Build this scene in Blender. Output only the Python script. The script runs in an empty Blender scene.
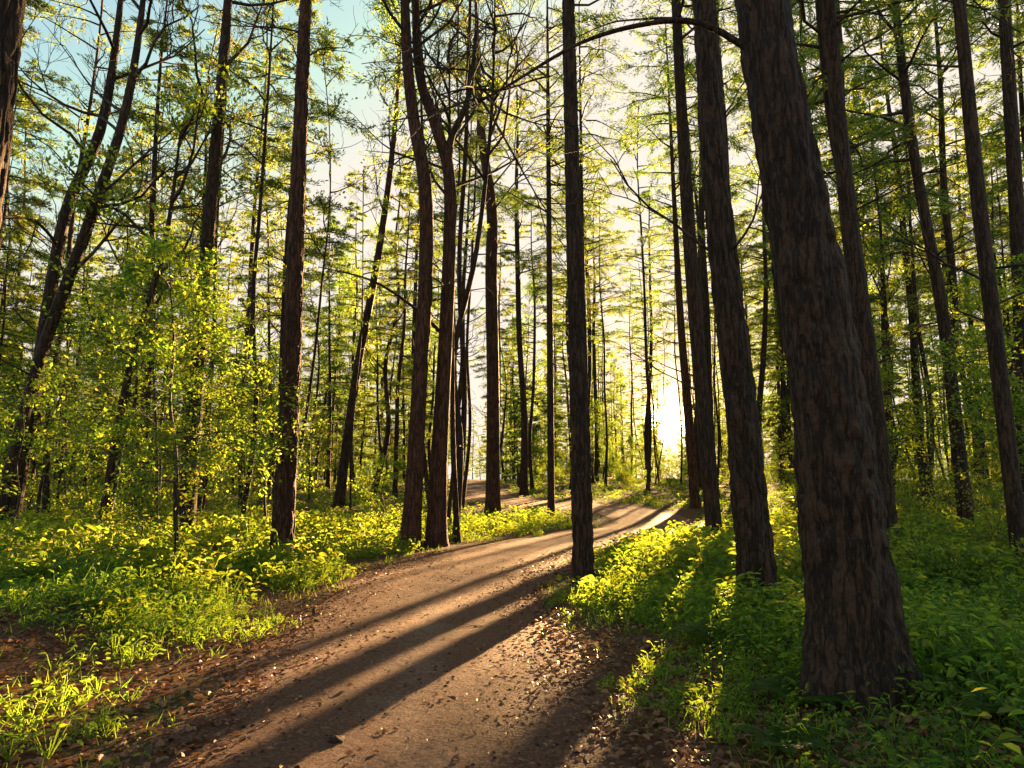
import bpy, math, numpy as np
from mathutils import Vector
R = np.random.default_rng(11)
pi = math.pi
SUN_AZ, SUN_EL = 20.5, 10.5

scene = bpy.context.scene
# ------------------------------------------------------------ path + terrain
CL = np.array([(-0.3,-8),(-0.5,0),(-0.6,4),(-0.9,7),(-1.05,10),(-0.75,13.2),(0.3,16.4),(2.3,19.6),(4.4,22.6),(5.4,26.0),(4.7,29.6),
               (2.5,32.6),(-0.2,35.4),(-2.0,40),(-3.0,48),(-4,64),(-6,85),(-8,120)],float)
def catmull(P, k=16):
    out=[]
    Q=np.vstack([2*P[0]-P[1],P,2*P[-1]-P[-2]])
    for i in range(1,len(Q)-2):
        a,b,c,d=Q[i-1],Q[i],Q[i+1],Q[i+2]
        for j in range(k):
            t=j/k
            out.append(.5*((2*b)+(-a+c)*t+(2*a-5*b+4*c-d)*t*t+(-a+3*b-3*c+d)*t**3))
    out.append(P[-1]); return np.array(out)
CLs = catmull(CL)
def pdist(x,y):
    x=np.asarray(x,float).ravel(); y=np.asarray(y,float).ravel()
    out=np.empty(len(x))
    for s in range(0,len(x),20000):
        xx=x[s:s+20000,None]; yy=y[s:s+20000,None]
        out[s:s+20000]=np.sqrt(((xx-CLs[:,0])**2+(yy-CLs[:,1])**2).min(1))
    return out
def sst(a,b,x):
    t=np.clip((x-a)/(b-a),0,1); return t*t*(3-2*t)
def slope(y):
    y=np.asarray(y,float)
    t=np.clip(y-22,0,36)
    return 0.038*t*np.clip(t/8,0,1)
def hfun(x,y):
    x=np.asarray(x,float); y=np.asarray(y,float); sh=x.shape
    x=x.ravel(); y=y.ravel()
    d=pdist(x,y)
    bump=0.09*np.sin(x*.9+1.3*np.sin(y*.5))*np.cos(y*.8+.7)+.05*np.sin(x*2.3+y*1.7)*np.cos(y*2.1-x*.6)+.16*np.sin(x*.23+2)*np.sin(y*.19+1)
    bank=.08+.02*np.clip(d-2,0,12)
    k=sst(1.9,4.2,d)*(1-.9*sst(14,20,y)*(1-sst(60,80,y)))
    return (slope(y)+k*(bank+bump)).reshape(sh)
def h1(x,y): return float(hfun(np.array([x]),np.array([y]))[0])

# ------------------------------------------------------------ materials
def newmat(name):
    m=bpy.data.materials.new(name); m.use_nodes=True
    nt=m.node_tree; nt.nodes.clear(); return m,nt
def N(nt,t,**kw):
    n=nt.nodes.new(t)
    for k,v in kw.items(): setattr(n,k,v)
    return n
def ramp(nt,stops,fac):
    r=N(nt,'ShaderNodeValToRGB'); e=r.color_ramp.elements
    while len(e)<len(stops): e.new(.5)
    for i,(p,c) in enumerate(stops):
        e[i].position=p; e[i].color=(*c,1)
    nt.links.new(fac,r.inputs[0]); return r.outputs[0]
def mixc(nt,fac,a,b,mode='MIX'):
    m=N(nt,'ShaderNodeMix',data_type='RGBA',blend_type=mode)
    for s,v in ((0,fac),(6,a),(7,b)):
        if hasattr(v,'is_linked'): nt.links.new(v,m.inputs[s])
        else: m.inputs[s].default_value = v if s==0 else (*v,1)
    return m.outputs[2]
def noise(nt,vec,scale,detail=4,rough=.55):
    n=N(nt,'ShaderNodeTexNoise'); n.inputs['Scale'].default_value=scale
    n.inputs['Detail'].default_value=detail; n.inputs['Roughness'].default_value=rough
    nt.links.new(vec,n.inputs['Vector']); return n.outputs['Fac']

def bark_mat(name,dark,light,zs=.14,scale=14,bump=.8,moss=.35):
    m,nt=newmat(name); L=nt.links.new
    tc=N(nt,'ShaderNodeTexCoord'); mp=N(nt,'ShaderNodeMapping'); mp.inputs['Scale'].default_value=(1,1,zs)
    L(tc.outputs['Object'],mp.inputs['Vector'])
    n1=noise(nt,mp.outputs[0],scale,3,.6)
    a=N(nt,'ShaderNodeMath',operation='SUBTRACT'); L(n1,a.inputs[0]); a.inputs[1].default_value=.5
    ab=N(nt,'ShaderNodeMath',operation='ABSOLUTE'); L(a.outputs[0],ab.inputs[0])
    r=N(nt,'ShaderNodeMapRange'); r.inputs[1].default_value=0; r.inputs[2].default_value=.09; L(ab.outputs[0],r.inputs[0])
    mp2=N(nt,'ShaderNodeMapping'); mp2.inputs['Scale'].default_value=(1,1,.45); L(tc.outputs['Object'],mp2.inputs['Vector'])
    n2=noise(nt,mp2.outputs[0],scale*3.2,6,.7)
    mul=N(nt,'ShaderNodeMath',operation='MULTIPLY'); L(r.outputs[0],mul.inputs[0]); L(n2,mul.inputs[1])
    ad=N(nt,'ShaderNodeMath',operation='MULTIPLY_ADD'); L(n2,ad.inputs[0]); ad.inputs[1].default_value=.45; L(mul.outputs[0],ad.inputs[2])
    c=ramp(nt,[(.18,tuple(x*.18 for x in dark)),(.5,dark),(.85,light)],ad.outputs[0])
    nb=noise(nt,tc.outputs['Object'],1.3,3)
    m2=N(nt,'ShaderNodeMapRange'); m2.inputs[1].default_value=.5; m2.inputs[2].default_value=.75; m2.inputs[4].default_value=moss; L(nb,m2.inputs[0])
    c2=mixc(nt,m2.outputs[0],c,tuple(x*.8 for x in (dark[0],dark[1]*1.15,dark[2]*.9)))
    b=N(nt,'ShaderNodeBsdfPrincipled'); b.inputs['Roughness'].default_value=.75; b.inputs['Specular IOR Level'].default_value=.25
    L(c2,b.inputs['Base Color'])
    bp=N(nt,'ShaderNodeBump'); bp.inputs['Strength'].default_value=bump; bp.inputs['Distance'].default_value=.035
    L(ad.outputs[0],bp.inputs['Height']); L(bp.outputs[0],b.inputs['Normal'])
    o=N(nt,'ShaderNodeOutputMaterial'); L(b.outputs[0],o.inputs[0]); return m

def leaf_mat(name,cols,trans,tw=.5):
    m,nt=newmat(name); L=nt.links.new
    a=N(nt,'ShaderNodeAttribute',attribute_name='rnd')
    c=ramp(nt,[(i/(len(cols)-1),x) for i,x in enumerate(cols)],a.outputs['Fac'])
    t=ramp(nt,[(i/(len(trans)-1),x) for i,x in enumerate(trans)],a.outputs['Fac'])
    oi=N(nt,'ShaderNodeObjectInfo')
    hs=N(nt,'ShaderNodeHueSaturation')
    mr=N(nt,'ShaderNodeMapRange'); mr.inputs[3].default_value=.48; mr.inputs[4].default_value=.52; L(oi.outputs['Random'],mr.inputs[0]); L(mr.outputs[0],hs.inputs['Hue'])
    L(c,hs.inputs['Color'])
    hs2=N(nt,'ShaderNodeHueSaturation'); L(mr.outputs[0],hs2.inputs['Hue']); L(t,hs2.inputs['Color'])
    b=N(nt,'ShaderNodeBsdfPrincipled'); b.inputs['Roughness'].default_value=.5; b.inputs['Specular IOR Level'].default_value=.3
    L(hs.outputs[0],b.inputs['Base Color'])
    tr=N(nt,'ShaderNodeBsdfTranslucent'); L(hs2.outputs[0],tr.inputs[0])
    mx=N(nt,'ShaderNodeMixShader'); mx.inputs[0].default_value=tw; L(b.outputs[0],mx.inputs[1]); L(tr.outputs[0],mx.inputs[2])
    o=N(nt,'ShaderNodeOutputMaterial'); L(mx.outputs[0],o.inputs[0]); return m

M_bark=bark_mat('bark_dark',(.034,.018,.010),(.090,.047,.027))
M_bark2=bark_mat('bark_brown',(.052,.021,.011),(.135,.056,.028))
M_twig=bark_mat('bark_twig',(.04,.028,.018),(.09,.06,.04),scale=6,bump=.1)
M_needle=leaf_mat('pine_needles',[(.03,.07,.022),(.05,.095,.028),(.08,.12,.03)],[(.12,.23,.05),(.26,.37,.05),(.48,.49,.05)],.58)
M_leaf=leaf_mat('spring_leaves',[(.035,.085,.015),(.065,.125,.02),(.11,.16,.025)],[(.20,.38,.03),(.38,.52,.03),(.62,.60,.04)],.62)
M_herb=leaf_mat('herb_leaves',[(.03,.08,.015),(.06,.125,.02),(.11,.16,.025)],[(.16,.35,.03),(.34,.51,.03),(.60,.61,.04)],.62)
M_litter=leaf_mat('dead_leaves',[(.09,.033,.014),(.22,.095,.038),(.34,.18,.07)],[(.1,.05,.02),(.2,.1,.03),(.25,.14,.05)],.2)

def ground_mat():
    m,nt=newmat('forest_floor'); L=nt.links.new
    tc=N(nt,'ShaderNodeTexCoord'); P=tc.outputs['Object']
    n1=noise(nt,P,.7,5); n2=noise(nt,P,26,6,.7)
    v=N(nt,'ShaderNodeTexVoronoi'); v.inputs['Scale'].default_value=22; L(P,v.inputs['Vector'])
    c=ramp(nt,[(.25,(.05,.023,.012)),(.5,(.15,.07,.033)),(.75,(.25,.13,.058))],n2)
    c=mixc(nt,.3,c,v.outputs['Color'],'MULTIPLY')
    g=ramp(nt,[(.3,(.03,.045,.012)),(.7,(.075,.10,.025))],n2)
    mr=N(nt,'ShaderNodeMapRange'); mr.inputs[1].default_value=.5; mr.inputs[2].default_value=.66; L(n1,mr.inputs[0])
    c=mixc(nt,mr.outputs[0],c,g)
    b=N(nt,'ShaderNodeBsdfPrincipled'); b.inputs['Roughness'].default_value=.95; b.inputs['Specular IOR Level'].default_value=.1; L(c,b.inputs['Base Color'])
    bp=N(nt,'ShaderNodeBump'); bp.inputs['Strength'].default_value=.8; bp.inputs['Distance'].default_value=.04
    L(n2,bp.inputs['Height']); L(bp.outputs[0],b.inputs['Normal'])
    o=N(nt,'ShaderNodeOutputMaterial'); L(b.outputs[0],o.inputs[0]); return m
def path_mat():
    m,nt=newmat('packed_dirt'); L=nt.links.new
    tc=N(nt,'ShaderNodeTexCoord'); P=tc.outputs['Object']
    u=N(nt,'ShaderNodeAttribute',attribute_name='across')
    n1=noise(nt,P,1.6,5); n2=noise(nt,P,38,8,.75); n3=noise(nt,P,9,5,.6)
    edge=ramp(nt,[(.35,(.05,.017,.009)),(.5,(.19,.072,.033)),(.65,(.38,.165,.078))],n2)
    mid=ramp(nt,[(.35,(.09,.04,.024)),(.5,(.28,.142,.080)),(.65,(.48,.29,.18))],n2)
    ad=N(nt,'ShaderNodeMath',operation='MULTIPLY_ADD'); L(n1,ad.inputs[0]); ad.inputs[1].default_value=-.9; L(u.outputs['Fac'],ad.inputs[2])
    ad2=N(nt,'ShaderNodeMath',operation='MULTIPLY_ADD'); L(n3,ad2.inputs[0]); ad2.inputs[1].default_value=.6; L(ad.outputs[0],ad2.inputs[2])
    mr=N(nt,'ShaderNodeMapRange'); mr.inputs[1].default_value=-.30; mr.inputs[2].default_value=.08; L(ad2.outputs[0],mr.inputs[0])
    c=mixc(nt,mr.outputs[0],mid,edge)
    b=N(nt,'ShaderNodeBsdfPrincipled'); b.inputs['Roughness'].default_value=.75; b.inputs['Specular IOR Level'].default_value=.3; L(c,b.inputs['Base Color'])
    s=N(nt,'ShaderNodeMath',operation='MULTIPLY_ADD'); L(n3,s.inputs[0]); s.inputs[1].default_value=1.6; L(n2,s.inputs[2])
    bp=N(nt,'ShaderNodeBump'); bp.inputs['Strength'].default_value=1; bp.inputs['Distance'].default_value=.055
    L(s.outputs[0],bp.inputs['Height']); L(bp.outputs[0],b.inputs['Normal'])
    o=N(nt,'ShaderNodeOutputMaterial'); L(b.outputs[0],o.inputs[0]); return m
M_ground=ground_mat(); M_path=path_mat()

# ------------------------------------------------------------ mesh builder (all quads)
class B:
    def __init__(s): s.v=[];s.f=[];s.m=[];s.r=[];s.sm=[];s.n=0
    def add(s,v,f,mat,rnd=None,smooth=False):
        v=np.asarray(v,float).reshape(-1,3); f=np.asarray(f,int).reshape(-1,4)
        s.v.append(v); s.f.append(f+s.n); s.n+=len(v); k=len(f)
        s.m.append(np.full(k,mat)); s.r.append(np.zeros(k) if rnd is None else rnd); s.sm.append(np.full(k,smooth))
    def tube(s,P,rad,sides,mat,disp=None):
        P=np.asarray(P,float); n=len(P); rad=np.broadcast_to(np.asarray(rad,float),(n,))
        T=np.gradient(P,axis=0); T/=np.linalg.norm(T,axis=1)[:,None]+1e-9
        ref=np.array([1.,0,0]) if abs(T[0][0])<.8 else np.array([0,1.,0])
        U=ref-T*(T@ref)[:,None]; U/=np.linalg.norm(U,axis=1)[:,None]+1e-9
        V=np.cross(T,U)
        a=np.arange(sides)/sides*2*pi
        rr=rad[:,None]*np.ones(sides)
        if disp is not None: rr=rr+disp
        ring=P[:,None]+rr[...,None]*(np.cos(a)[None,:,None]*U[:,None]+np.sin(a)[None,:,None]*V[:,None])
        i=np.arange(n-1)[:,None]*sides; j=np.arange(sides)[None]; k=(j+1)%sides
        f=np.stack([i+j,i+k,i+sides+k,i+sides+j],-1)
        s.add(ring,f,mat,smooth=True)
    def leaves(s,C,D,Nn,ln,wd,mat,rnd=None,fold=False):
        n=len(C); D=D/(np.linalg.norm(D,axis=1)[:,None]+1e-9)
        S=np.cross(D,Nn); S/=np.linalg.norm(S,axis=1)[:,None]+1e-9
        U=np.cross(S,D)
        ln=np.broadcast_to(ln,(n,))[:,None]; wd=np.broadcast_to(wd,(n,))[:,None]
        if rnd is None: rnd=R.random(n)
        if not fold:
            v=np.stack([C,C+D*ln*.45+S*wd*.5,C+D*ln,C+D*ln*.45-S*wd*.5],1)
            s.add(v,np.arange(4*n).reshape(n,4),mat,rnd)
        else:
            v=np.stack([C,C+D*ln*.3+S*wd*.46+U*wd*.18,C+D*ln*.68+S*wd*.36+U*wd*.12,C+D*ln-U*ln*.12,
                        C+D*ln*.68-S*wd*.36+U*wd*.12,C+D*ln*.3-S*wd*.46+U*wd*.18],1)
            b=np.arange(n)[:,None]*6
            f=np.stack([b+np.array([0,1,2,3]),b+np.array([0,3,4,5])],1)
            s.add(v,f,mat,np.repeat(rnd,2))
    def mesh(s,name,mats):
        v=np.vstack(s.v); f=np.vstack(s.f); me=bpy.data.meshes.new(name)
        me.vertices.add(len(v)); me.vertices.foreach_set('co',v.astype(np.float32).ravel())
        me.loops.add(f.size); me.loops.foreach_set('vertex_index',f.astype(np.int32).ravel())
        me.polygons.add(len(f)); me.polygons.foreach_set('loop_start',(np.arange(len(f))*4).astype(np.int32))
        try: me.polygons.foreach_set('loop_total',np.full(len(f),4,np.int32))
        except Exception: pass
        me.polygons.foreach_set('material_index',np.concatenate(s.m).astype(np.int32))
        me.polygons.foreach_set('use_smooth',np.concatenate(s.sm))
        at=me.attributes.new('rnd','FLOAT','FACE'); at.data.foreach_set('value',np.concatenate(s.r).astype(np.float32))
        for m in mats: me.materials.append(m)
        me.update(calc_edges=True); me.validate(); return me
def obj(name,me,loc=(0,0,0),rz=0,sc=1,parent=None,tilt=(0,0)):
    o=bpy.data.objects.new(name,me); scene.collection.objects.link(o)
    o.location=loc; o.rotation_euler=(tilt[0],tilt[1],rz); o.scale=(sc,sc,sc) if np.isscalar(sc) else sc
    if parent: o.parent=parent
    return o
def unit(v): v=np.asarray(v,float); return v/(np.linalg.norm(v)+1e-9)

MATS=[M_bark,M_twig,M_needle,M_leaf,M_herb,M_bark2]
# ------------------------------------------------------------ tree parts
def spray_branch(b,p0,az,L,rise,droop,nt_,nl,ll,lw,mat,rad=.03):
    """conifer limb: horizontal arching branch with side twigs full of needles"""
    f=np.array([math.cos(az),math.sin(az),0]); sd=np.array([-f[1],f[0],0])
    t=np.linspace(0,1,7); wob=np.cumsum(R.normal(0,.03*L,7))
    P=p0+f*(t*L)[:,None]+sd[None]*wob[:,None]; P[:,2]+=L*(rise*t-droop*t*t)+R.normal(0,.02*L,7)*t
    P[0]=p0
    b.tube(P,rad*(1-.85*t)+.004,4,1)
    tw=np.sort(R.uniform(.18,1,nt_)); 
    X=np.stack([np.interp(tw,t,P[:,k]) for k in range(3)],1)
    side=np.where(R.random(nt_)<.5,-1,1)
    D=f[None]*R.uniform(.5,1.0,(nt_,1))+sd[None]*(side*R.uniform(.4,1.,nt_))[:,None]
    D[:,2]+=R.normal(-.02,.18,nt_)
    D/=np.linalg.norm(D,axis=1)[:,None]
    tl=L*(.16+.26*(1-tw))*R.uniform(.6,1.2,nt_)+.15
    s=R.random((nt_,nl))
    C=X[:,None]+D[:,None]*(s*tl[:,None])[...,None]+R.normal(0,.035,(nt_,nl,3))
    C[...,2]-=.15*s*s*tl[:,None]
    DD=D[:,None]+R.normal(0,.5,(nt_,nl,3)); NN=np.array([0,0,1.])+R.normal(0,.8,(nt_,nl,3))
    n=nt_*nl
    rn=np.clip(R.normal(.5,.2,(nt_,1))+R.normal(0,.15,(nt_,nl)),0,1).ravel()
    b.leaves(C.reshape(n,3),DD.reshape(n,3),NN.reshape(n,3),ll*R.uniform(.6,1.3,n),lw*R.uniform(.7,1.3,n),mat,rn)

def trunk(b,pts,rad,sides,mat,flare=.35,hero=False):
    P=catmull(np.array(pts,float),6); L=np.linspace(0,1,len(P)); 
    r=np.interp(L,np.linspace(0,1,len(rad)),rad)
    if hero:
        seg=np.linalg.norm(np.diff(P,axis=0),axis=1); s=np.r_[0,np.cumsum(seg)]
        ns=np.r_[np.arange(0,hero,.022),np.linspace(hero,s[-1],60)]
        P=np.stack([np.interp(ns,s,P[:,k]) for k in range(3)],1); r=np.interp(ns,s,r); sides=140
    z=P[:,2]-P[0,2]; a=np.arange(sides)/sides*2*pi
    ph=R.uniform(0,6.28,3)
    lob=1+.45*np.cos(a*3+ph[0])*.6+.45*np.cos(a*5+ph[1])*.5
    d=(r*flare*np.exp(-np.clip(z,0,None)/(.75*r[0]+.10)))[:,None]*np.clip(lob,.2,None)[None]
    d=d+(r*.035)[:,None]*np.cos(2*a+ph[2]+z[:,None]*.35)
    if hero:
        fur=bark_furrow(a,z); d=d+fur*.034*(r/r[0])[:,None]*min(1,r[0]/.25)
    b.tube(P,r,sides,mat,d); return P,r
def vnoise(u,v,nu,seed):
    g=np.random.default_rng(seed).random((nu,4096)); ui=np.floor(u).astype(int); vi=np.floor(v).astype(int)
    fu=u-ui; fv=v-vi; fu=fu*fu*(3-2*fu); fv=fv*fv*(3-2*fv)
    A=g[ui%nu,vi%4096];Bq=g[(ui+1)%nu,vi%4096];C=g[ui%nu,(vi+1)%4096];D=g[(ui+1)%nu,(vi+1)%4096]
    return (A*(1-fu)+Bq*fu)*(1-fv)+(C*(1-fu)+D*fu)*fv
def bark_furrow(a,z):
    A,Z=np.meshgrid(a/(2*pi),z)
    w=vnoise(A*8,Z*3,8,5)*1.4
    n1=vnoise((A*24+w)%24,Z*3.4+50,24,1)
    n2=vnoise(A*36,Z*9,36,2); n3=vnoise(A*60,Z*26,60,3)
    rid=1-np.abs(2*n1-1); rid=np.clip(1.2-rid*1.5,-.6,.8)
    return rid+.6*(n2-.5)+.5*(n3-.5)

def grow(b,p,d,L,r,lvl,maxl,leaf,up=.12,kids=(4,6),bm=1,wig=.13):
    n=5; pts=[np.array(p,float)]; dd=unit(d)
    for i in range(n):
        dd=unit(dd+R.normal(0,wig,3)+np.array([0,0,up])); pts.append(pts[-1]+dd*L/n)
    pts=np.array(pts); t=np.linspace(0,1,n+1)
    b.tube(pts,r*(1-.75*t)+.0025,5 if lvl<2 else 3,bm)
    if lvl<maxl:
        for _ in range(R.integers(*kids)):
            tt=R.uniform(.3,1); q=np.array([np.interp(tt,t,pts[:,k]) for k in range(3)])
            ax=unit(np.cross(dd,R.normal(size=3))); an=R.uniform(.45,1.05)
            nd=dd*math.cos(an)+ax*math.sin(an)
            grow(b,q,nd,L*R.uniform(.45,.7),r*.5*(1-.5*tt)+.001,lvl+1,maxl,leaf,up,kids,bm,wig)
    if lvl>=maxl-(1 if leaf else 0) and leaf:
        m,ll,lw,mat,flat,spread=leaf
        tt=R.uniform(.1,1.05,m); C=np.stack([np.interp(tt,t,pts[:,k]) for k in range(3)],1)+R.normal(0,spread,(m,3))*np.array([1,1,.45])
        D=dd+R.normal(0,.7,(m,3))*np.array([1,1,.5]); NN=np.array([0,0,flat])+R.normal(0,.6,(m,3))
        rn=np.clip(R.normal(.5,.18)+R.normal(0,.18,m),0,1)
        b.leaves(C,D,NN,ll*R.uniform(.6,1.2,m),lw*R.uniform(.7,1.2,m),mat,rn)

def lean_pts(H,bend,n=7):
    t=np.linspace(0,1,n); w=np.cumsum(R.normal(0,bend,(n,2)),0); w[0]=0
    return np.c_[w,t*H]
def atz(P,z): return np.array([np.interp(z,P[:,2],P[:,0]),np.interp(z,P[:,2],P[:,1]),z])
def dead_stubs(b,P,zlo,zhi,k):
    for _ in range(k):
        z=R.uniform(zlo,zhi); az=R.uniform(0,6.28)
        grow(b,atz(P,z),(math.cos(az),math.sin(az),R.uniform(-.1,.5)),R.uniform(.5,2.2),.018,0,1,None,.03,(1,4))

def conifer(H,cs,RR,nb,r0,seed,nl=30,ll=.19,lw=.042,stubs=8):
    global R; R=np.random.default_rng(seed); b=B()
    P,r=trunk(b,lean_pts(H,.10),[r0,r0*.85,r0*.7,r0*.5,r0*.3,.02],10,0)
    if stubs: dead_stubs(b,P,2.5,cs,stubs)
    for i in range(nb):
        u=(i+R.random())/nb; z=cs+(H-cs)*u**.9
        L=RR*(1-u)**.7*R.uniform(.5,1.15)*(.7+.3*min(1,u*6))+.35
        spray_branch(b,atz(P,z),R.uniform(0,2*pi),L,R.uniform(.05,.3),R.uniform(.15,.4),int(8+L*3.4),nl,ll,lw,2)
    return b.mesh('conifer_mesh',MATS)
def highpine(H,cs,RR,nb,r0,seed,nl=28):
    global R; R=np.random.default_rng(seed); b=B()
    P,r=trunk(b,lean_pts(H,.12),[r0,r0*.85,r0*.75,r0*.6,r0*.35,.03],12,0)
    dead_stubs(b,P,4,cs,9)
    for i in range(nb):
        u=(i+R.random())/nb; z=cs+(H-cs)*u
        L=RR*math.sin(pi*(.25+.7*u))*R.uniform(.45,1.15)+.3
        spray_branch(b,atz(P,z),R.uniform(0,2*pi),L,R.uniform(.2,.5),R.uniform(.1,.3),int(7+L*3),nl,.18,.036,2,.03+r0*.05)
    return b.mesh('highpine_mesh',MATS)
def decid(H,cs,r0,nb,seed,leaf,spreadL=3.2,bend=.2,maxl=2,up=.16,kids=(4,6)):
    global R; R=np.random.default_rng(seed); b=B()
    P,r=trunk(b,lean_pts(H,bend),[r0,r0*.8,r0*.65,r0*.45,r0*.25,.015],10,0)
    for i in range(nb):
        u=(i+R.random())/nb; z=cs+(H-cs)*u; az=R.uniform(0,6.28)
        L=spreadL*(1-.65*u)*R.uniform(.6,1.1)
        grow(b,atz(P,z),(math.cos(az),math.sin(az),R.uniform(.3,.9)),L,.012+r0*.28*(1-.7*u),0,maxl,leaf,up,kids)
    return b.mesh('decid_mesh',MATS)
def sapling(H,seed,nb=14,ll=.09,m=13):
    global R; R=np.random.default_rng(seed); b=B()
    P,r=trunk(b,lean_pts(H,.10),[.035*H/4,.025*H/4,.015*H/4,.006],6,1,flare=.1)
    for i in range(nb):
        u=(i+R.random())/nb; z=H*(.28+.72*u); az=R.uniform(0,6.28)
        grow(b,atz(P,z),(math.cos(az),math.sin(az),R.uniform(.0,.35)),(.3*H*(1-.75*u)+.25)*R.uniform(.7,1.1),.009,0,2,(m,ll,ll*.6,3,1.6,.08),.0,(3,5))
    return b.mesh('sapling_mesh',MATS)
def shrub(H,seed,ll=.08,mat=3,stems=7,m=11):
    global R; R=np.random.default_rng(seed); b=B()
    for i in range(stems):
        az=R.uniform(0,6.28); e=R.uniform(.35,1.3)
        grow(b,(R.normal(0,.06),R.normal(0,.06),-.03),(math.cos(az),math.sin(az),e),H*R.uniform(.6,1.1),.010,0,2,(m,ll,ll*.6,mat,1.3,.06),.05,(3,5))
    return b.mesh('shrub_mesh',MATS)

leafD=(15,.13,.08,3,.8,.16)
conifs=[conifer(24,6,3.3,56,.20,101),conifer(21,4.5,2.8,50,.17,102),conifer(26,8,3.4,58,.24,103),conifer(18,3.5,2.4,46,.14,104)]
firs=[conifer(9,.6,2.0,50,.09,171,16,.24,.06,0),conifer(7,.4,1.7,44,.07,172,16,.24,.06,0),conifer(12,1.5,2.4,54,.11,173,16,.26,.06,0)]
hpines=[highpine(25,11.5,3.6,34,.20,111,32),highpine(27,13,3.8,34,.23,112,32),highpine(22,10,3.0,32,.15,113,32)]
poles=[highpine(21,11,2.0,20,.085,161,22),highpine(18,9,1.6,16,.065,162,22),decid(17,8,.07,9,163,leafD,2.0,.25,1),highpine(23,13,2.2,20,.11,164,22)]
decs=[decid(20,6,.14,13,121,leafD),decid(17,4,.11,13,122,leafD),decid(22,8,.17,14,123,leafD,3.6),decid(14,3,.08,12,124,leafD,2.4)]
bares=[decid(21,5,.16,13,131,None,4.5,.28,3,.14,(3,5)),decid(18,4,.12,13,132,None,3.8,.3,3,.14,(3,5)),decid(23,7,.18,13,133,None,4.8,.25,3,.16,(3,5))]
saps=[sapling(4,141),sapling(5.5,142,18),sapling(3,143,12),sapling(7,144,26,.10,16),sapling(3,145,13,.08,12)]
shrubs=[shrub(1.0,151),shrub(1.5,152),shrub(.8,153,.07),shrub(1.2,154,.09,4),shrub(1.9,155,.09)]

# ------------------------------------------------------------ ground
def grid(xs,ys,name,mat,zf):
    X,Y=np.meshgrid(xs,ys); Z=zf(X,Y); b=B(); nx=len(xs)
    i=(np.arange(len(ys)-1)*nx)[:,None]; j=np.arange(nx-1)[None]
    b.add(np.stack([X,Y,Z],-1),np.stack([i+j,i+j+1,i+nx+j+1,i+nx+j],-1),0,smooth=True)
    return obj(name,b.mesh(name,[mat]))
xs=np.r_[-700,-400,-250,-160,-110,-80,-60,np.arange(-48,-14,1.2),np.arange(-14,14,.2),np.arange(14,48,1.2),60,80,110,160,250,400,700]
ys=np.r_[-120,-60,-30,-15,np.arange(-8,16,.15),np.arange(16,50,.35),np.arange(50,90,1.5),100,120,150,200,300,450,800]
grid(xs,ys,'ground',M_ground,hfun)
c=CLs[(CLs[:,1]>-8)&(CLs[:,1]<118)]
seg=np.r_[0,np.cumsum(np.linalg.norm(np.diff(c,axis=0),axis=1))]; s=np.arange(0,seg[-1],.16)
c=np.stack([np.interp(s,seg,c[:,k]) for k in (0,1)],1)
for _ in range(12): c[1:-1]=(c[:-2]+c[2:])/2*.5+c[1:-1]*.5
T=np.gradient(c,axis=0); T/=np.linalg.norm(T,axis=1)[:,None]; Nn=np.c_[T[:,1],-T[:,0]]
nu=31; u=np.linspace(-1,1,nu)
w=1.42+.25*sst(8,13,c[:,1])-.15*sst(16,20,c[:,1])+.45*sst(28,34,c[:,1])
wl=w+.13*np.sin(s*1.1)+.08*np.sin(s*2.7+1)+R.normal(0,.025,len(s)); wr=w+.12*np.sin(s*.9+2)+.08*np.sin(s*3.1)+R.normal(0,.025,len(s))
off=np.where(u<0,u*wl[:,None],u*wr[:,None])
X=c[:,0][:,None]+Nn[:,0][:,None]*off; Y=c[:,1][:,None]+Nn[:,1][:,None]*off
Z=hfun(X,Y)+.012+.022*(1-u**2)[None]*1+.008*np.sin(X*5+Y*2)*np.sin(Y*4.1)*(1-u**4)[None]
b=B(); i=(np.arange(len(s)-1)*nu)[:,None]; j=np.arange(nu-1)[None]
b.add(np.stack([X,Y,Z],-1),np.stack([i+j,i+j+1,i+nu+j+1,i+nu+j],-1),0,smooth=True)
pm=b.mesh('dirt_path',[M_path]); at=pm.attributes.new('across','FLOAT','POINT')
at.data.foreach_set('value',np.tile(np.abs(u),len(s)).astype(np.float32)); obj('dirt_path',pm)

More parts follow.
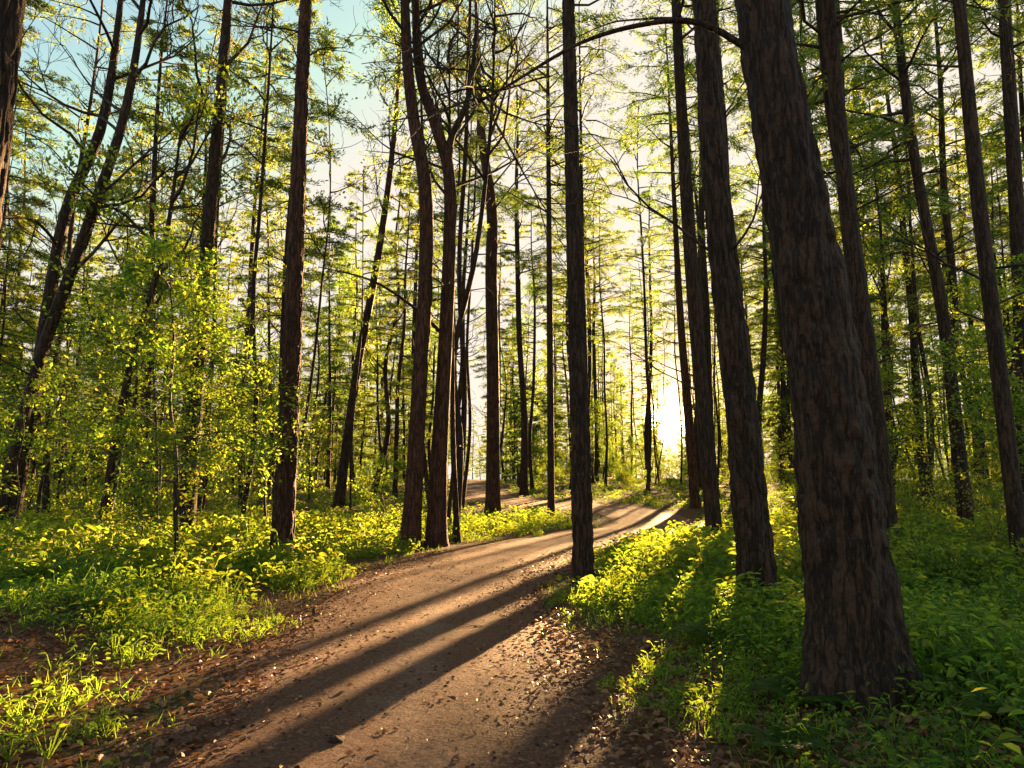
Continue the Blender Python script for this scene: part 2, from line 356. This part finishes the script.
# ------------------------------------------------------------ individually placed trees
def hero_tree(name,x,y,stations,kind='pine',bark=0,hero=False,sides=20,extra=None,crown=None,seed=1,stubs=6,flare=.35):
    """stations: (dx, dy, z, radius) relative to base"""
    global R; R=np.random.default_rng(seed); b=B()
    S=[(0,0,-.12,stations[0][3])]+list(stations)
    P,r=trunk(b,[q[:3] for q in S],[q[3] for q in S],sides,bark,flare,hero)
    H=P[-1,2]
    at=lambda z: atz(P,z)
    if kind=='pine':
        cs=crown or H*.62; nb=26
        for i in range(nb):
            uu=(i+R.random())/nb; z=cs+(H-cs)*uu
            L=3.2*math.sin(pi*(.25+.7*uu))*R.uniform(.45,1.15)+.3
            spray_branch(b,at(z),R.uniform(0,2*pi),L,R.uniform(.15,.45),R.uniform(.1,.3),int(7+L*3),28,.16,.028,2,.04)
    else:
        cs=crown or H*.5
        for i in range(12):
            uu=(i+R.random())/12; z=cs+(H-cs)*uu; az=R.uniform(0,6.28)
            grow(b,at(z),(math.cos(az),math.sin(az),R.uniform(.3,.9)),4*(1-.6*uu)*R.uniform(.6,1.1),.045,0,2 if kind=='leafy' else 3,leafD if kind=='leafy' else None,.10,(3,5),1,.2)
    for _ in range(stubs):
        z=R.uniform(H*.15,cs); az=R.uniform(0,6.28)
        grow(b,at(z),(math.cos(az),math.sin(az),R.uniform(0,.5)),R.uniform(.5,2.4),.02,0,2,None,.03,(2,4))
    if extra: extra(b,at)
    return obj(name,b.mesh(name,MATS),(x,y,h1(x,y)))

def limb(b,P,r0,r1,kids=0,mat=0):
    P=catmull(np.array(P,float),6); b.tube(P,np.linspace(r0,r1,len(P)),8,mat)
    for _ in range(kids):
        i=R.integers(4,len(P)); d=R.normal(size=3)*np.array([1,.6,.6])+np.array([0,0,-.1])
        grow(b,P[i],d,R.uniform(.4,1.2),.010,0,2,None,.0,(2,4))
def big_extra(b,at):
    a=at(4.85); limb(b,[a,(-.9,.0,5.2),(-1.35,.05,5.24),(-1.9,.1,5.1),(-2.5,.15,4.75),(-2.8,.2,4.6)],.03,.007,6)
hero_tree('pine_tree',2.46,5.1,[(0,0,0,.30),(-.05,0,1.5,.265),(-.16,0,3.0,.235),(-.42,0,5.5,.185),(-.6,.05,10,.17),(-.8,.1,16,.14),(-.9,.1,24,.03)],hero=7.5,extra=big_extra,seed=2,stubs=0,crown=13,flare=.65)
hero_tree('pine_tree',2.80,8.0,[(0,0,0,.20),(-.12,0,2.5,.17),(-.28,0,5,.15),(-.34,0,8,.13),(-.5,0,14,.11),(-.6,0,22,.03)],hero=9,seed=3,stubs=3,crown=13,flare=.5)
hero_tree('pine_tree',1.08,10.6,[(0,0,0,.15),(-.03,0,3,.135),(-.08,0,6,.12),(-.12,0,10,.10),(-.1,0,16,.08),(0,0,22,.02)],hero=11,seed=4,stubs=5,crown=14,flare=.6)
hero_tree('pine_tree',-4.32,13.1,[(0,0,0,.21),(.03,0,3,.17),(.0,0,7,.14),(-.02,0,12,.11),(0,0,17,.09),(0,0,24,.02)],bark=5,hero=13,seed=5,stubs=5,crown=16,flare=.45)
hero_tree('oak_tree',-2.42,16.6,[(0,0,0,.26),(.08,0,2,.21),(.15,0,4,.19),(.25,0,6.5,.18),(.20,0,9,.17),(-.15,0,11,.15),(-.4,0,13.5,.13),(-.6,0,19,.05)],kind='bare',bark=5,seed=6,sides=24,crown=12.5,stubs=3)
def oak_x(b,at):
    limb(b,[at(5.2),(-.7,.0,6.0),(-1.6,0,6.6),(-2.4,.1,6.9),(-3.2,.2,7.1)],.05,.012,4)
    a=at(9.8); limb(b,[a,(.25,0,10.6),(.7,0,11.8),(.9,.1,14)],.12,.05,3)
hero_tree('oak_tree',-1.85,17.0,[(0,0,0,.26),(.04,0,2,.21),(.12,0,4,.18),(.22,0,7,.17),(.20,0,9.5,.16),(-.2,0,11,.15),(-.7,0,13,.13),(-.9,0,19,.04)],kind='bare',bark=5,seed=7,sides=24,crown=12.5,extra=oak_x,stubs=3)
hero_tree('oak_tree',-.78,28,[(0,0,0,.31),(0,0,5,.27),(-.1,0,10,.25),(-.1,0,13,.22),(-.6,0,17,.17),(-.9,0,24,.05)],kind='leafy',bark=5,seed=8,crown=12)
hero_tree('pine_tree',4.55,15.6,[(0,0,0,.19),(-.2,0,4,.165),(-.35,0,8,.15),(-.45,0,14,.11),(-.5,0,23,.02)],seed=9,crown=12)
hero_tree('pine_tree',8.2,31,[(0,0,0,.22),(-.2,0,5,.19),(-.4,0,10,.16),(-.6,0,24,.02)],bark=5,seed=10,crown=13)
hero_tree('pine_tree',6.45,12,[(0,0,0,.20),(-.1,0,3,.18),(-.25,0,6,.16),(-.35,0,10,.13),(-.4,0,20,.02)],seed=12,crown=9)
hero_tree('pine_tree',7.3,13.5,[(0,0,0,.15),(-.2,0,3,.14),(-.35,0,7,.12),(-.6,0,10,.10),(-.8,0,20,.02)],seed=13,crown=8)
hero_tree('pine_tree',7.2,9.9,[(0,0,0,.12),(-.05,0,3,.11),(-.1,0,6,.10),(-.1,0,10,.08),(-.2,0,18,.02)],seed=14,crown=10)
hero_tree('pine_tree',9.8,15,[(0,0,0,.15),(-.1,0,5,.13),(-.5,0,10,.11),(-.7,0,20,.02)],seed=15,crown=8)
hero_tree('pine_tree',-3.32,4.0,[(0,0,0,.15),(.02,0,3,.13),(.05,0,5,.12),(.1,0,14,.08),(.1,0,20,.02)],seed=16,bark=0,hero=6,crown=11,stubs=0)
hero_tree('maple_tree',-7.6,16.2,[(0,0,0,.21),(.05,0,4,.17),(.1,0,8,.15),(.2,0,13,.12),(.3,0,21,.03)],kind='bare',seed=17,crown=9)
hero_tree('maple_tree',-11.5,15.5,[(0,0,0,.15),(.6,0,4,.13),(1.5,0,7.5,.12),(2.2,0,11,.09),(2.4,0,17,.02)],kind='bare',seed=18,crown=6)
hero_tree('maple_tree',-11.9,16.5,[(0,0,0,.17),(.3,0,4,.15),(.6,0,8,.13),(1.4,0,11,.11),(1.6,0,18,.02)],kind='bare',seed=19,crown=6)
hero_tree('maple_tree',-9.2,15.5,[(0,0,0,.09),(.4,0,4,.08),(1.0,0,7,.06),(1.2,0,10,.02)],kind='leafy',seed=20,crown=4)
hero_tree('birch_tree',-1.5,18.5,[(0,0,0,.10),(.1,0,2.5,.09),(-.1,0,5,.08),(.5,0,8,.07),(.9,0,12,.05),(1,0,16,.02)],kind='bare',seed=21,crown=10)
hero_tree('birch_tree',-1.4,18.0,[(0,0,0,.08),(-.15,0,2.5,.07),(-.2,0,5,.06),(-.3,0,9,.05),(-.4,0,14,.02)],kind='bare',seed=22,crown=9)
hero_tree('birch_tree',-8.0,32,[(0,0,0,.24),(.6,0,6,.2),(1.5,0,12,.17),(2.1,0,18,.13),(2.4,0,25,.03)],kind='leafy',seed=23,crown=14)
hero_tree('pine_tree',1.5,26.5,[(0,0,0,.14),(0,0,8,.12),(0,0,16,.09),(0,0,24,.02)],seed=24,crown=12)
hero_tree('pine_tree',2.9,27.0,[(0,0,0,.09),(0,0,8,.08),(0,0,16,.06),(0,0,22,.02)],seed=25,crown=13)
hero_tree('pine_tree',4.4,41,[(0,0,0,.13),(.1,0,8,.11),(0,0,16,.08),(0,0,22,.02)],seed=26,crown=13)

# ------------------------------------------------------------ random mid / far trees
R=np.random.default_rng(77)
placed=[(-.78,28),(1.5,26.5),(2.9,27.0),(4.4,41),(-8,32),(8.2,31)]
def ok(x,y,md):
    if pdist([x],[y])[0]<2.6: return False
    return all((x-a)**2+(y-b_)**2>md*md for a,b_ in placed)
TS=math.tan(math.radians(SUN_AZ))
def beam(x,y): return -13<x-TS*(y-8)<3.0      # strip of forest the low sun shines through on to the clearing
GAZ=12.9
cnt=0
for _ in range(8000):
    if cnt>=128: break
    y=R.uniform(19,50); x=R.uniform(-1,1)*(y*.85+4)
    if not ok(x,y,1.7): continue
    a=math.degrees(math.atan2(x,y))
    if abs(a-GAZ)<.9: continue
    u_=R.random(); v_=R.random(); sc=R.uniform(.85,1.15)
    if v_<.38:
        if beam(x,y) and R.random()<.2: continue
        pool=('pine_tree',poles)
    elif beam(x,y): 
        if y<32 and R.random()<.7: continue
        if y>=32 and R.random()<.2: continue
        pool=('pine_tree',hpines)
    elif x<-y*.25:
        pool=('pine_tree',conifs) if u_<.62 else (('maple_tree',decs) if u_<.72 else ('bare_tree',bares))
        if pool[0]!='bare_tree' and x<-y*.35: sc=R.uniform(.55,.85)
    elif x>0: pool=('pine_tree',conifs) if u_<.5 else (('maple_tree',decs) if u_<.7 else ('pine_tree',hpines))
    else: pool=('pine_tree',hpines) if u_<.45 else (('maple_tree',decs) if u_<.55 else (('pine_tree',conifs) if u_<.82 else ('bare_tree',bares)))
    me=pool[1][R.integers(len(pool[1]))]
    obj(pool[0],me,(x,y,h1(x,y)-.1),R.uniform(0,6.28),sc,None,(R.normal(0,.02),R.normal(0,.02)))
    placed.append((x,y)); cnt+=1
far=bpy.data.objects.new('distant_forest',None); scene.collection.objects.link(far)
cnt=0
for _ in range(16000):
    if cnt>=620: break
    y=46+130*R.random()**1.3; x=R.uniform(-1,1)*(y*.85+5)
    a=math.degrees(math.atan2(x,y)); ctr=-3<a<19
    if not ok(x,y,1.7 if ctr else 2.5): continue
    if abs(a-GAZ)<.6: continue
    bm_=beam(x,y); u_=R.random(); sc=R.uniform(.8,1.2)
    if bm_ and y<62:
        pool=poles if u_<.6 else hpines
        if pool is hpines: sc=R.uniform(1.0,1.2)
    elif bm_ and y<92:
        if u_<.2: continue
        pool=poles
    elif bm_ or abs(a-GAZ)<5:
        pool=poles if u_<.3 else (decs if u_<.65 else conifs); sc=R.uniform(.6,.85)
    else:
        pool=conifs if u_<.36 else (decs if u_<.54 else (poles if u_<.72 else (bares if u_<.8 else firs)))
        if y>90: sc=R.uniform(.7,1.0)
    obj('tree',pool[R.integers(len(pool))],(x,y,h1(x,y)-.1),R.uniform(0,6.28),sc,far,(R.normal(0,.02),R.normal(0,.02)))
    placed.append((x,y)); cnt+=1
for _ in range(210):
    y=60+110*R.random(); x=R.uniform(-1,1)*(y*.85+5); a=math.degrees(math.atan2(x,y))
    if abs(a-GAZ)<.9 or pdist([x],[y])[0]<4: continue
    obj('young_fir',firs[R.integers(3)],(x,y,h1(x,y)-.1),R.uniform(0,6.28),R.uniform(.5,1.0)*(.7 if beam(x,y) else 1),far)

# ------------------------------------------------------------ saplings + shrubs
def put(name,me,x,y,sc=1,par=None): return obj(name,me,(x,y,h1(x,y)-.03),R.uniform(0,6.28),sc,par,(R.normal(0,.04),R.normal(0,.04)))
for x,y,i,sc in [(-5.7,12,3,.85),(-4.25,9.4,4,.72),(-5.4,9.9,0,.6),(-7.4,14.5,3,.85),(-10,17,3,1.),(-6.6,19,1,.9),(-3.9,21,2,.8),(-8.6,12,0,.8),
                 (8.2,11.0,0,.8),(9.5,13,1,.9),(8.6,17.5,3,.9),(12,16,3,1.0),(11,21,1,1.1),(9,11.5,0,.7)]:
    put('maple_sapling',saps[i],x,y,sc)
und=bpy.data.objects.new('undergrowth',None); scene.collection.objects.link(und)
for x,y,i,sc in [(-5.6,11.2,0,.5),(-6.8,9.9,2,.6),(-7.6,13.4,1,.6),(5.6,8.9,0,.75),(6.4,8.2,3,.65),(6.0,11.3,2,.6),(7.4,10.6,1,.6),
                 (4.7,8.5,2,.6),(5.1,7.0,0,.5),(4.0,9.9,2,.6),(6.6,7.2,3,.5),(-5.1,8.6,2,.55),(-6.4,8.4,0,.5),(-4.6,11.6,2,.6),(-3.4,12.6,2,.5),(-7.6,10.6,3,.5)]:
    put('shrub',shrubs[i],x,y,sc)
for _ in range(560):
    y=13+R.random()**.8*110; x=R.uniform(-1,1)*(y*.85+3); d=pdist([x],[y])[0]
    a=math.degrees(math.atan2(x,y))
    if d<4.2 or (-6<a<19 and y<46) : continue
    if x<0 and y<30 and R.random()<.4: continue
    fs=1+max(0,y-50)/60
    if R.random()<.28: put('sapling',saps[R.integers(4)],x,y,R.uniform(.6,1.1)*fs**.5,und)
    else: put('shrub_clump',shrubs[R.integers(5)],x,y,R.uniform(.5,1.0)*fs,und)

# ------------------------------------------------------------ ground plants baked into one mesh
R=np.random.default_rng(5)
def scatter(n,ymin,ymax,pw,xw=(.85,2.5)):
    y=ymin+(ymax-ymin)*R.random(n)**pw; x=R.uniform(-1,1,n)*(y*xw[0]+xw[1]); return x,y
def herbs(n,ymin,ymax,pw,nl,hgt,ll,name,dens=.5,edge=1.75,grow_=.012):
    x,y=scatter(n,ymin,ymax,pw); d=pdist(x,y)
    field=np.sin(x*.9+np.sin(y*.7)*1.5)*np.cos(y*.8+x*.3)+.6*np.sin(x*2.1+y*1.3)+R.normal(0,.4,n)
    edgeW=edge+.45*np.sin(y*1.7+np.sign(x-.0)*2)+.3*np.abs(R.normal(size=n))+.3*sst(8,15,y)*(1-sst(15,20,y))
    bare=(x<0)&(y<6.8)
    keep=(d>edgeW)&(field>-1.1+dens)&~(bare&(R.random(n)<.6))
    x=x[keep]; y=y[keep]; d=d[keep]; n=len(x); z=hfun(x,y)
    k=nl; sc=R.uniform(.4,1.4,n)*np.clip(.45+.35*(d-1.6),.4,1.15)*(1+y*grow_)*(1+.5*np.clip(field[keep],0,1)*(y<20))
    az=R.uniform(0,2*pi,(n,k)); hh=hgt*R.uniform(.2,1,(n,k))*sc[:,None]; rr=hgt*R.uniform(.1,.85,(n,k))*sc[:,None]
    C=np.stack([x[:,None]+rr*np.cos(az),y[:,None]+rr*np.sin(az),z[:,None]+hh],-1).reshape(-1,3)
    a2=az+R.normal(0,.5,az.shape)
    D=np.stack([np.cos(a2),np.sin(a2),R.normal(-.1,.35,az.shape)],-1).reshape(-1,3)
    NN=np.array([0,0,1.])+R.normal(0,.55,(n*k,3))
    m=n*k; b=B()
    rn=np.clip(np.repeat(R.normal(.5,.25,n),k)+R.normal(0,.15,m),0,1)
    s_=np.repeat(sc**.7,k)
    b.leaves(C,D,NN,ll*R.uniform(.5,1.3,m)*s_,ll*.62*R.uniform(.6,1.2,m)*s_,0,rn,fold=True)
    q=R.random(m)<.4
    base=np.stack([np.repeat(x,k),np.repeat(y,k),np.repeat(z,k)-.01],-1)[q]; tip=C[q]
    w=np.array([.003,0,0]); v=np.stack([base-w,base+w,tip+w,tip-w],1)
    b.add(v,np.arange(4*len(base)).reshape(-1,4),0,np.full(len(base),.4))
    obj(name,b.mesh(name,[M_herb]))
herbs(12000,3.0,12,1.0,17,.17,.052,'ground_cover_plants',dens=.55)
herbs(11000,9,26,1.1,17,.28,.085,'ground_cover_plants',dens=.35,edge=1.8)
herbs(9000,22,75,1.2,13,.13,.10,'ground_cover_plants',dens=.2,edge=2.1,grow_=.006)
def grass(n,ymin,ymax,k,h,name):
    x,y=scatter(n,ymin,ymax,1.1); d=pdist(x,y); keep=(d>1.55+.3*np.sin(y*2.3)+.1*R.random(n))&~((x<0)&(y<6.5)&(R.random(n)<.7))
    x=x[keep];y=y[keep];n=len(x);z=hfun(x,y)
    C=np.stack([np.repeat(x,k)+R.normal(0,.06,n*k),np.repeat(y,k)+R.normal(0,.06,n*k),np.repeat(z,k)-.01],-1)
    D=np.array([0,0,1.])+R.normal(0,.45,(n*k,3)); b=B()
    b.leaves(C,D,R.normal(size=(n*k,3)),h*R.uniform(.5,1.3,n*k),.007,0)
    obj(name,b.mesh(name,[M_herb]))
grass(4000,3,20,8,.12,'grass')
def ferns():
    b=B(); spots=[(3.3,6.8),(4.2,6.2),(4.6,7.4),(5.2,8),(3.9,8.6),(5.9,9.4),(2.0,5.0),(1.9,6.4),(1.6,4.3),(2.6,7.6),(2.9,4.4),(3.4,5.2),(5,6),(6.5,10.8),(4.4,5.2),(-5.4,9.6),(-6,11),(3.9,4.7),(4.9,4.9),(-4.4,7.4)]
    for x,y in spots:
        z=h1(x,y); s=R.uniform(.7,1.15)
        for i in range(R.integers(7,11)):
            az=R.uniform(0,6.28); Lf=.5*s*R.uniform(.7,1.1); t=np.linspace(0,1,22)
            f=np.array([math.cos(az),math.sin(az),0]); sd=np.array([-f[1],f[0],0])
            P=np.array([x,y,z])+f*(t*Lf*.85)[:,None]; P[:,2]+=Lf*(.95*t-.75*t*t)
            b.tube(P[::3],np.linspace(.004,.0015,len(P[::3])),3,0)
            w_=.30*Lf*np.sin(pi*np.clip(t*.86+.12,0,1))
            for sg in (-1,1):
                b.leaves(P[2:],sd*sg+f*.45+R.normal(0,.06,(20,3)),np.array([0,0,1.])+R.normal(0,.15,(20,3)),w_[2:],.035*s,0,np.clip(R.normal(.4,.15,20),0,1))
    obj('ferns',b.mesh('ferns',[M_herb]))
ferns()
n=46000; y=2.6+13*R.random(n)**1.3; x=R.uniform(-1,1,n)*(y*.8+1.5); d=pdist(x,y)
keep=R.random(n)<np.where(d<.45,.12,np.where(d<1.3,.12+.8*sst(.45,1.3,d),.9)); x=x[keep];y=y[keep];d=d[keep];n=len(x)
z=hfun(x,y)+np.where(d<1.6,.040,.012)+R.random(n)*.012
az=R.uniform(0,6.28,n); b=B(); big=np.where(d<1.2,.75,1.15)
b.leaves(np.c_[x,y,z],np.c_[np.cos(az),np.sin(az),R.normal(0,.25,n)],np.array([0,0,1.])+R.normal(0,.35,(n,3)),R.uniform(.025,.075,n)*big,R.uniform(.018,.05,n)*big,0,R.random(n)*.9,fold=True)
obj('fallen_leaves',b.mesh('fallen_leaves',[M_litter]))
b=B()
for _ in range(150):
    y=R.uniform(3,13); x=R.uniform(-1,1)*(y*.7+1); z=h1(x,y)+.035; a=R.uniform(0,6.28); l=R.uniform(.08,.3)
    if pdist([x],[y])[0]<1.2 and R.random()<.8: continue
    P=np.array([[x,y,z],[x+.5*l*math.cos(a)+R.normal(0,.02),y+.5*l*math.sin(a),z+.008],[x+l*math.cos(a+.2),y+l*math.sin(a+.2),z]])
    b.tube(P,[.004,.0035,.002],5,0)
obj('fallen_twigs',b.mesh('fallen_twigs',[M_twig]))
b=B()
def rock(x,y,z,s):
    nu,nv=8,6; th=np.arange(nu)/nu*2*pi; ph=np.linspace(.05,pi-.05,nv)
    P=np.stack([np.sin(ph)[:,None]*np.cos(th),np.sin(ph)[:,None]*np.sin(th),np.cos(ph)[:,None]*np.ones(nu)],-1)
    P=P*(1+R.normal(0,.13,(nv,nu,1)))*s*np.array([1,R.uniform(.6,1),R.uniform(.35,.6)])+np.array([x,y,z])
    i=(np.arange(nv-1)*nu)[:,None]; j=np.arange(nu)[None]; k=(j+1)%nu
    b.add(P,np.stack([i+j,i+nu+j,i+nu+k,i+k],-1),0,smooth=True)
for _ in range(900):
    y=3+11*R.random()**1.4; x=-1+R.normal(0,1.1); rock(x,y,h1(x,y)+.03,R.uniform(.005,.018))
rock(-1.07,4.4,.04,.05)
obj('pebbles',b.mesh('pebbles',[M_bark2]))

# ------------------------------------------------------------ camera, sky, sun
cam=bpy.data.cameras.new('camera'); co=bpy.data.objects.new('camera',cam); scene.collection.objects.link(co)
co.location=(0,0,1.6); co.rotation_euler=(math.radians(98),0,0); cam.lens=24; cam.sensor_width=36; cam.clip_end=3000; scene.camera=co
w=bpy.data.worlds.new('World'); scene.world=w; w.use_nodes=True; nt=w.node_tree; nt.nodes.clear(); Lk=nt.links.new
sky=N(nt,'ShaderNodeTexSky',sky_type='NISHITA'); sky.sun_disc=False
sky.sun_elevation=math.radians(SUN_EL); sky.sun_rotation=math.radians(SUN_AZ); sky.air_density=.8; sky.dust_density=.7; sky.ozone_density=.7
# sky colour clamped per channel: the blown-out aureole is tinted a warm cream
mn=N(nt,'ShaderNodeVectorMath',operation='MINIMUM'); Lk(sky.outputs[0],mn.inputs[0]); mn.inputs[1].default_value=(2.25,2.02,1.75)
bg=N(nt,'ShaderNodeBackground'); bg.inputs[1].default_value=.46; Lk(mn.outputs[0],bg.inputs[0])
tc=N(nt,'ShaderNodeTexCoord'); ga,ge=math.radians(GAZ),math.radians(4.4)
nrm=N(nt,'ShaderNodeVectorMath',operation='NORMALIZE'); Lk(tc.outputs['Generated'],nrm.inputs[0])
dt=N(nt,'ShaderNodeVectorMath',operation='DOT_PRODUCT'); Lk(nrm.outputs[0],dt.inputs[0])
dt.inputs[1].default_value=(math.sin(ga)*math.cos(ge),math.cos(ga)*math.cos(ge),math.sin(ge))
cl=N(nt,'ShaderNodeMath',operation='MAXIMUM'); Lk(dt.outputs['Value'],cl.inputs[0]); cl.inputs[1].default_value=0
last=bg.outputs[0]
for pw,col,st in ((50,(1,.42,.04),.6),(500,(1,.56,.12),4),(5000,(1,.75,.4),60)):
    p=N(nt,'ShaderNodeMath',operation='POWER'); Lk(cl.outputs[0],p.inputs[0]); p.inputs[1].default_value=pw
    mu=N(nt,'ShaderNodeMath',operation='MULTIPLY'); Lk(p.outputs[0],mu.inputs[0]); mu.inputs[1].default_value=st
    g=N(nt,'ShaderNodeBackground'); g.inputs[0].default_value=(*col,1); Lk(mu.outputs[0],g.inputs[1])
    ad=N(nt,'ShaderNodeAddShader'); Lk(last,ad.inputs[0]); Lk(g.outputs[0],ad.inputs[1]); last=ad.outputs[0]
o=N(nt,'ShaderNodeOutputWorld'); Lk(last,o.inputs[0])
sl=bpy.data.lights.new('sun','SUN'); sl.energy=46; sl.angle=math.radians(.5); sl.color=(1,.61,.26)
so=bpy.data.objects.new('sun',sl); scene.collection.objects.link(so)
a,e=math.radians(SUN_AZ),math.radians(SUN_EL)
so.rotation_euler=Vector((math.sin(a)*math.cos(e),math.cos(a)*math.cos(e),math.sin(e))).to_track_quat('Z','Y').to_euler()
scene.view_settings.view_transform='Standard'; scene.view_settings.look='None'; scene.view_settings.exposure=0; scene.view_settings.gamma=1
